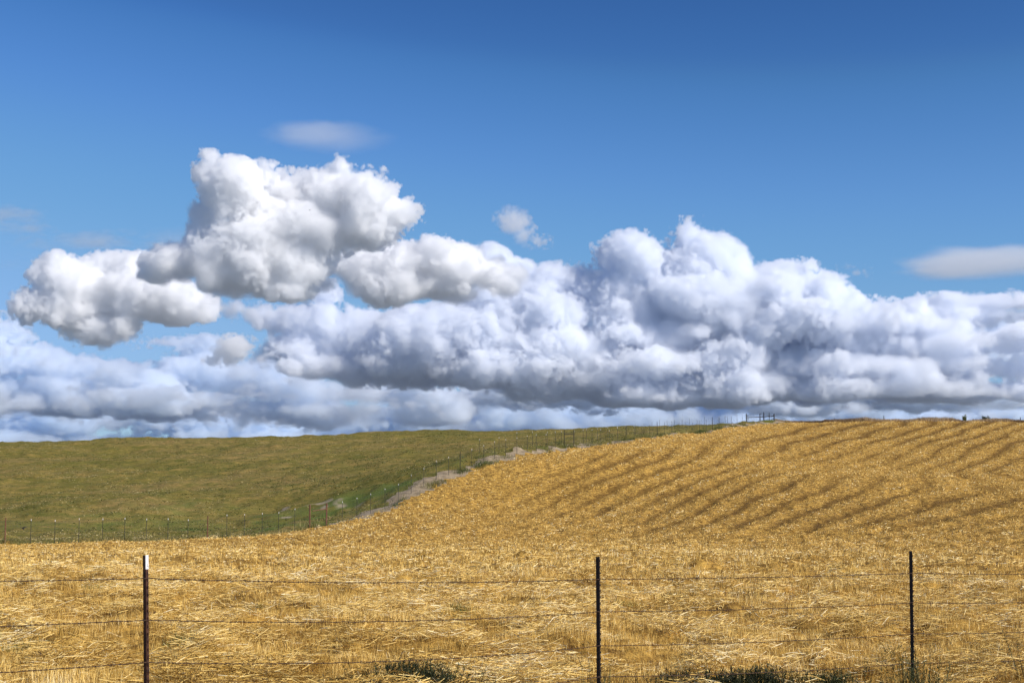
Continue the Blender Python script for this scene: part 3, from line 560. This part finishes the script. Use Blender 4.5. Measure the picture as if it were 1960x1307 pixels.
def bird(loc, span, rz, label, tilt=0., wing=.35):
    root = tag(empty('bird', loc, rz), label, 'bird'); s = span; root.rotation_euler = (tilt, 0, rz)
    m = MB(); m.tube([(0, .23 * s, .01 * s), (0, .19 * s, .012 * s), (0, .14 * s, .01 * s), (0, .05 * s, 0), (0, -.08 * s, 0), (0, -.17 * s, .005 * s), (0, -.30 * s, .01 * s)], [.004 * s, .025 * s, .04 * s, .055 * s, .05 * s, .028 * s, .035 * s], 8)
    for sx in (-1, 1):
        rings = []
        for f in (0, .35, .7, 1.):
            x = sx * (.03 + .47 * f) * s; zz = wing * s * (f * .5 - .25 * f * f); ch = (.12 * (1 - f) + .02) * s; yy = .03 * s - .10 * s * f * f
            rings.append([(x, yy + ch, zz), (x, yy, zz + .012 * s), (x, yy - ch, zz), (x, yy, zz - .006 * s)])
        m.quad_ring(rings)
    o = m.build('body', M_bird, root, smooth=True)
bird(pt(43.5, 1011, 122), .75, .9, 'small black bird flying low in front of the far fence at the left edge', .5, .9)
bird(pt(592.5, 402.5, 300), .75, 2., 'tiny dark bird high in the sky in front of the big white cumulus', .2, .6)

# ------------------------------------------------------------------ clouds: real vapour volumes, lit by the sun and the sky; haze tinted into the far ones
def cloud_mat(name, dens, col=(.996, .996, .998), g=.35):
    m = bpy.data.materials.new(name); m.use_nodes = True; t = m.node_tree; t.nodes.clear()
    o = t.nodes.new('ShaderNodeOutputMaterial'); p = t.nodes.new('ShaderNodeVolumePrincipled')
    p.inputs['Color'].default_value = (*col, 1); p.inputs['Density'].default_value = dens; p.inputs['Anisotropy'].default_value = g
    t.links.new(p.outputs[0], o.inputs['Volume']); return m
def cloud(name, blobs, Y_, vox, mat, seed, amp=1., soft=.18, stretch=(1, 1, 1), kmin=.22, bias=0., fine=1., base=None):
    s = Y_ / F; Cc = []; R_ = []
    for (px, py, rx, ry, dz, *e) in blobs:
        Cc.append(pt(px, py, Y_) + np.array([0, dz * s, 0])); R_.append((rx * s, (e[0] if e else (rx + ry) / 2) * s, ry * s))
    Cc = np.array(Cc); R_ = np.array(R_); lo = (Cc - R_ * 1.3).min(0) - 6 * s; hi = (Cc + R_ * 1.3).max(0) + 6 * s
    v = vox * s; n = np.ceil((hi - lo) / v).astype(int); hi = lo + n * v; fld = np.full(n, -1., np.float32)
    ax = [np.linspace(lo[i], hi[i], n[i]) for i in range(3)]
    for c, r in zip(Cc, R_):
        sl = []; g_ = []
        for i in range(3):
            a = np.searchsorted(ax[i], c[i] - 1.6 * r[i]); b = np.searchsorted(ax[i], c[i] + 1.6 * r[i]); sl.append(slice(a, b)); g_.append(((ax[i][a:b] - c[i]) / r[i]).astype(np.float32))
        q = 1 - np.sqrt(g_[0][:, None, None] ** 2 + g_[1][None, :, None] ** 2 + g_[2][None, None, :] ** 2); q = np.maximum(q * (min(r) / (30 * s)), -1)
        sub = fld[tuple(sl)]; h = np.clip(.5 + .5 * (sub - q) / kmin, 0, 1); fld[tuple(sl)] = q * (1 - h) + sub * h + kmin * h * (1 - h)
    st = stretch
    lowf = noise3(n, 55 / vox, seed + 9, st); hz_ = np.linspace(0, 1, n[2], dtype=np.float32)[None, None, :]; calm = np.clip(.72 - .62 * hz_ + .28 * lowf, .0, .85)   # calmer bases, boiling tops          # calm, smooth-edged zones against crisp boiling ones
    f = fld + bias + amp * (.17 * noise3(n, 42 / vox, seed, st) + .19 * (np.abs(noise3(n, 24 / vox, seed + 1, st)) - .6) + (1 - .85 * calm) * (.23 * (np.abs(noise3(n, 10 / vox, seed + 2, st)) - .6)
        + fine * (.19 * (np.abs(noise3(n, 5 / vox, seed + 3, st)) - .6) + .05 * noise3(n, 3. / vox, seed + 4, st))))
    if base: zb = pt(980, base, Y_)[2]; f = f - np.clip((zb + 4 * s * lowf - ax[2][None, None, :]) / (14 * s), 0, 9)
    f = np.where(fld > -.6, f, -1); sm_ = soft * (.7 + 3.6 * calm ** 2)
    den = np.clip(f / sm_, 0, 1) ** 1.3
    N_ = int(n.prod()); me = bpy.data.meshes.new(name + '_samples'); me.vertices.add(N_); at = me.attributes.new('dens', 'FLOAT', 'POINT'); at.data.foreach_set('value', np.ascontiguousarray(den, np.float32).ravel())
    src = bpy.data.objects.new(name + '_samples', me)
    vd = bpy.data.volumes.new(name); ob = bpy.data.objects.new(name, vd); C.objects.link(ob); vd.materials.append(mat)
    ng = bpy.data.node_groups.new(name, 'GeometryNodeTree'); ng.interface.new_socket('Geometry', in_out='INPUT', socket_type='NodeSocketGeometry'); ng.interface.new_socket('Geometry', in_out='OUTPUT', socket_type='NodeSocketGeometry')
    N = ng.nodes; L = ng.links; go = N.new('NodeGroupOutput'); vc = N.new('GeometryNodeVolumeCube'); vc.inputs['Min'].default_value = lo; vc.inputs['Max'].default_value = hi
    for i, k in enumerate(('Resolution X', 'Resolution Y', 'Resolution Z')): vc.inputs[k].default_value = int(n[i])
    oi = N.new('GeometryNodeObjectInfo'); oi.inputs[0].default_value = src; pos = N.new('GeometryNodeInputPosition')
    su = N.new('ShaderNodeVectorMath'); su.operation = 'SUBTRACT'; su.inputs[1].default_value = lo; mu = N.new('ShaderNodeVectorMath'); mu.operation = 'MULTIPLY'; mu.inputs[1].default_value = [(n[i] - 1) / (hi[i] - lo[i]) for i in range(3)]
    sx = N.new('ShaderNodeSeparateXYZ'); L.new(pos.outputs[0], su.inputs[0]); L.new(su.outputs[0], mu.inputs[0]); L.new(mu.outputs[0], sx.inputs[0]); fi = []
    for i in range(3): q = N.new('FunctionNodeFloatToInt'); q.rounding_mode = 'ROUND'; L.new(sx.outputs[i], q.inputs[0]); fi.append(q)
    def im(op, a, b):
        m_ = N.new('FunctionNodeIntegerMath'); m_.operation = op
        for k, x_ in ((0, a), (1, b)):
            if isinstance(x_, int): m_.inputs[k].default_value = x_
            else: L.new(x_.outputs[0], m_.inputs[k])
        return m_
    ix = im('ADD', im('MULTIPLY', im('ADD', im('MULTIPLY', fi[0], int(n[1])), fi[1]), int(n[2])), fi[2])
    si = N.new('GeometryNodeSampleIndex'); si.data_type = 'FLOAT'; si.domain = 'POINT'; si.clamp = True; na = N.new('GeometryNodeInputNamedAttribute'); na.data_type = 'FLOAT'; na.inputs[0].default_value = 'dens'
    L.new(oi.outputs['Geometry'], si.inputs['Geometry']); L.new(na.outputs[0], si.inputs['Value']); L.new(ix.outputs[0], si.inputs['Index']); L.new(si.outputs[0], vc.inputs['Density'])
    sm = N.new('GeometryNodeSetMaterial'); sm.inputs['Material'].default_value = mat; L.new(vc.outputs[0], sm.inputs[0]); L.new(sm.outputs[0], go.inputs[0])
    ob.modifiers.new('vapour', 'NODES').node_group = ng
    print(name, list(n), round(N_ / 1e6, 1), round(time.time() - T0, 1)); return ob
if 'clouds' not in SKIP:
    D0 = lambda Y_, mfp: F / Y_ / mfp          # density for a mean free path given in photo pixels
    A = [(545,405,50,40,20),(490,405,50,40,0),(450,370,55,50,-40),(405,330,18,22,-40),(500,345,40,30,10),(560,370,70,45,40),(600,372,60,45,30),(640,380,70,60,20),(655,328,26,27,20),(705,345,30,28,20),(690,385,75,56,0),(755,408,42,32,0),(720,430,50,36,0),(600,440,80,50,0),
         (520,440,80,40,0),(460,470,70,40,-20),(420,500,75,45,-20),(350,508,55,34,-10),(310,520,28,16,-10),(480,520,80,40,-10),(560,500,70,60,0),(540,550,60,28,0),(440,540,60,22,-10),(400,430,30,40,-10)]
    tag(cloud('cloud', A, 3600, 2.3, cloud_mat('vapour_a', D0(3600, 7), (.998, .9985, 1.)), 5, bias=.12, base=574), 'tall bright white cumulus at upper left with a dark grey base', 'cloud')
    B_ = [(640,505,30,20,0),(700,515,55,42,0),(760,510,60,42,0),(830,500,60,36,0),(880,520,60,42,0),(930,525,45,36,0),(780,552,90,26,0),(870,555,60,22,0),(960,540,36,26,0),(625,545,20,16,0)]
    tag(cloud('cloud', B_, 4300, 2.4, cloud_mat('vapour_b', D0(4300, 7), (.998, .9985, 1.)), 15, bias=.1, base=590), 'soft grey and white mound of cloud right of and below the tall cumulus', 'cloud')
    FF = [(110,530,42,36,0),(118,508,16,14,0),(85,585,48,32,0),(140,600,70,38,0),(190,632,60,26,0),(240,560,75,40,0),(300,560,65,30,10),(330,585,60,24,10),(225,505,45,20,30),(280,500,40,15,30),(160,560,60,36,0),(375,592,26,16,0)]
    tag(cloud('cloud', FF, 4700, 2.4, cloud_mat('vapour_f', D0(4700, 7), (.998, .9985, 1.)), 25, bias=.1), 'ragged white cumulus on the left, lower than the tall one', 'cloud')
    W = [(980,430,26,26,0),(995,455,22,18,0),(1035,465,16,10,0),(1640,515,24,15,0),(1655,525,14,12,0)]
    tag(cloud('cloud_wisps', [(980,430,26,26,0),(995,455,22,18,0),(1035,465,16,10,0)], 4300, 2., cloud_mat('vapour_w', D0(4300, 22)), 35, soft=.5), 'small torn puff of cloud above the middle of the bank', 'cloud')
    tag(cloud('cloud_wisps', [(1625,510,18,10,0),(1645,520,20,13,0),(1655,528,12,10,0)], 4300, 2., cloud_mat('vapour_w2', D0(4300, 30)), 36, soft=.6), 'small torn puff of cloud right of the tower of cloud', 'cloud')
    tag(cloud('cloud', [(445,672,34,22,0),(432,690,30,12,0)], 4700, 2.2, cloud_mat('vapour_p', D0(4700, 12)), 37), 'little round puff in the blue gap at left', 'cloud')
    lent = dict(amp=.35, soft=.55, bias=.12, stretch=(4, 4, .8), kmin=.4, fine=.6)
    tag(cloud('lens_cloud', [(625,262,112,24,0,90),(660,266,80,18,0,60)], 3600, 2.4, cloud_mat('vapour_l', D0(3600, 140)), 45, **lent), 'thin flat lens of cloud high above the tall cumulus', 'cloud')
    tag(cloud('lens_cloud', [(1870,505,150,30,0,90),(1950,500,120,26,0,60),(1800,520,60,16,0,60)], 4300, 2.6, cloud_mat('vapour_l2', D0(4300, 68)), 46, **lent), 'smooth flat grey cloud at the right edge above the bank', 'cloud')
    tag(cloud('cloud_veil', [(170,465,90,16,0,40),(330,468,70,22,0,40),(60,510,70,14,0,40),(110,560,50,10,0,40),(20,408,40,10,0,30),(50,437,40,8,0,30)], 5300, 3., cloud_mat('vapour_v', D0(5300, 70)), 47, amp=.8, soft=1., stretch=(2.5, 2.5, .8), bias=.1), 'thin grey veil behind the ragged left cumulus', 'cloud')
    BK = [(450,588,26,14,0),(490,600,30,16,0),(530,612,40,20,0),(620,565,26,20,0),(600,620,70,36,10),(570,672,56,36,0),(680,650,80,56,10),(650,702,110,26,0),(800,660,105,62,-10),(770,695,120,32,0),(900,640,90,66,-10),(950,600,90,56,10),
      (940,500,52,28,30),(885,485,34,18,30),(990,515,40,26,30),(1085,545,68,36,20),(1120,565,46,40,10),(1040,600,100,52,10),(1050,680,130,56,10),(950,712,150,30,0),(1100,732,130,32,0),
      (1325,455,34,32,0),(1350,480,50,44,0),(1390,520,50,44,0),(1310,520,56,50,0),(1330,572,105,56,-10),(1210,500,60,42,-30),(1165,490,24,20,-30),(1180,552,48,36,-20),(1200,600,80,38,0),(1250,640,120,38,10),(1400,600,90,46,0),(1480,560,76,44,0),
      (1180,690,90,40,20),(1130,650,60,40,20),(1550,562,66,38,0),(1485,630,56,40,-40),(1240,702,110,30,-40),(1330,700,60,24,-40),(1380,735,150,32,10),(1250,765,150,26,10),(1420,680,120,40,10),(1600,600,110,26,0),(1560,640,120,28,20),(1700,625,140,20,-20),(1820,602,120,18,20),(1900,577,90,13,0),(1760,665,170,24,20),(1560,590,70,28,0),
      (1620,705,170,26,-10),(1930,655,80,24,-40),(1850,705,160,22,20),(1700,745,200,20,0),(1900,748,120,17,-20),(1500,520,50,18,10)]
    tag(cloud('cloud_bank', BK, 5900, 2.8, cloud_mat('vapour_k_shade_tint', D0(5900, 8), (.970, .981, 1.)), 55, bias=.1, base=765), 'long heaped cumulus bank across the middle and right, tinted blue for shade and haze', 'cloud bank', kind='thing')  # bluish albedo paints the shaded, hazy blue of the bank
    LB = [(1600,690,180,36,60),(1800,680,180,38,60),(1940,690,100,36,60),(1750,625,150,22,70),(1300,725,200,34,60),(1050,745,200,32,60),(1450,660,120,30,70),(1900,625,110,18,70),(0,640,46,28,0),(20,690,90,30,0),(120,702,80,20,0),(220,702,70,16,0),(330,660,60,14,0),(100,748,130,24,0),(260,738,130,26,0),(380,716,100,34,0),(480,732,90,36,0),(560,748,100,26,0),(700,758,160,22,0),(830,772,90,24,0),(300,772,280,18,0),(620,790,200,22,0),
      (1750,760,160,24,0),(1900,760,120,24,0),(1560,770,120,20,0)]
    tag(cloud('cloud_band', LB, 7400, 3.2, cloud_mat('vapour_m_haze_tint', D0(7400, 11), (.935, .962, .993)), 65, amp=1.15, bias=.05, stretch=(1.3, 1.3, .8)), 'low flat bands of cloud above the green hill, under the bank', 'cloud bank')  # blue-grey albedo stands in for the air haze before these bands
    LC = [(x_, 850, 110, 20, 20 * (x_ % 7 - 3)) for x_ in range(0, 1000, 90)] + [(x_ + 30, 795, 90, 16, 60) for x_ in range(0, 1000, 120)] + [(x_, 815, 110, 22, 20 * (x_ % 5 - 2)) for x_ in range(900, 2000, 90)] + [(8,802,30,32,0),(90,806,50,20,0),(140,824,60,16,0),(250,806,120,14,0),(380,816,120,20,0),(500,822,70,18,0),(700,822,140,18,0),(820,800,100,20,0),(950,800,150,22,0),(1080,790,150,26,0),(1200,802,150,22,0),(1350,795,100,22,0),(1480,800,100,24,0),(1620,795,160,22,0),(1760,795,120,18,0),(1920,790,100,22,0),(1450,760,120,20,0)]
    tag(cloud('cloud_band', LC, 9400, 3.4, cloud_mat('vapour_n_haze_tint', D0(9400, 9), (.89, .937, .982)), 75, bias=.0, amp=1.25, stretch=(1.3, 1.3, .8)), 'farthest bands of cloud, tinted pale blue for haze, just over the skyline', 'cloud bank')  # strongest blue tint: distance haze put into the cloud colour
print('script done', round(time.time() - T0, 1))
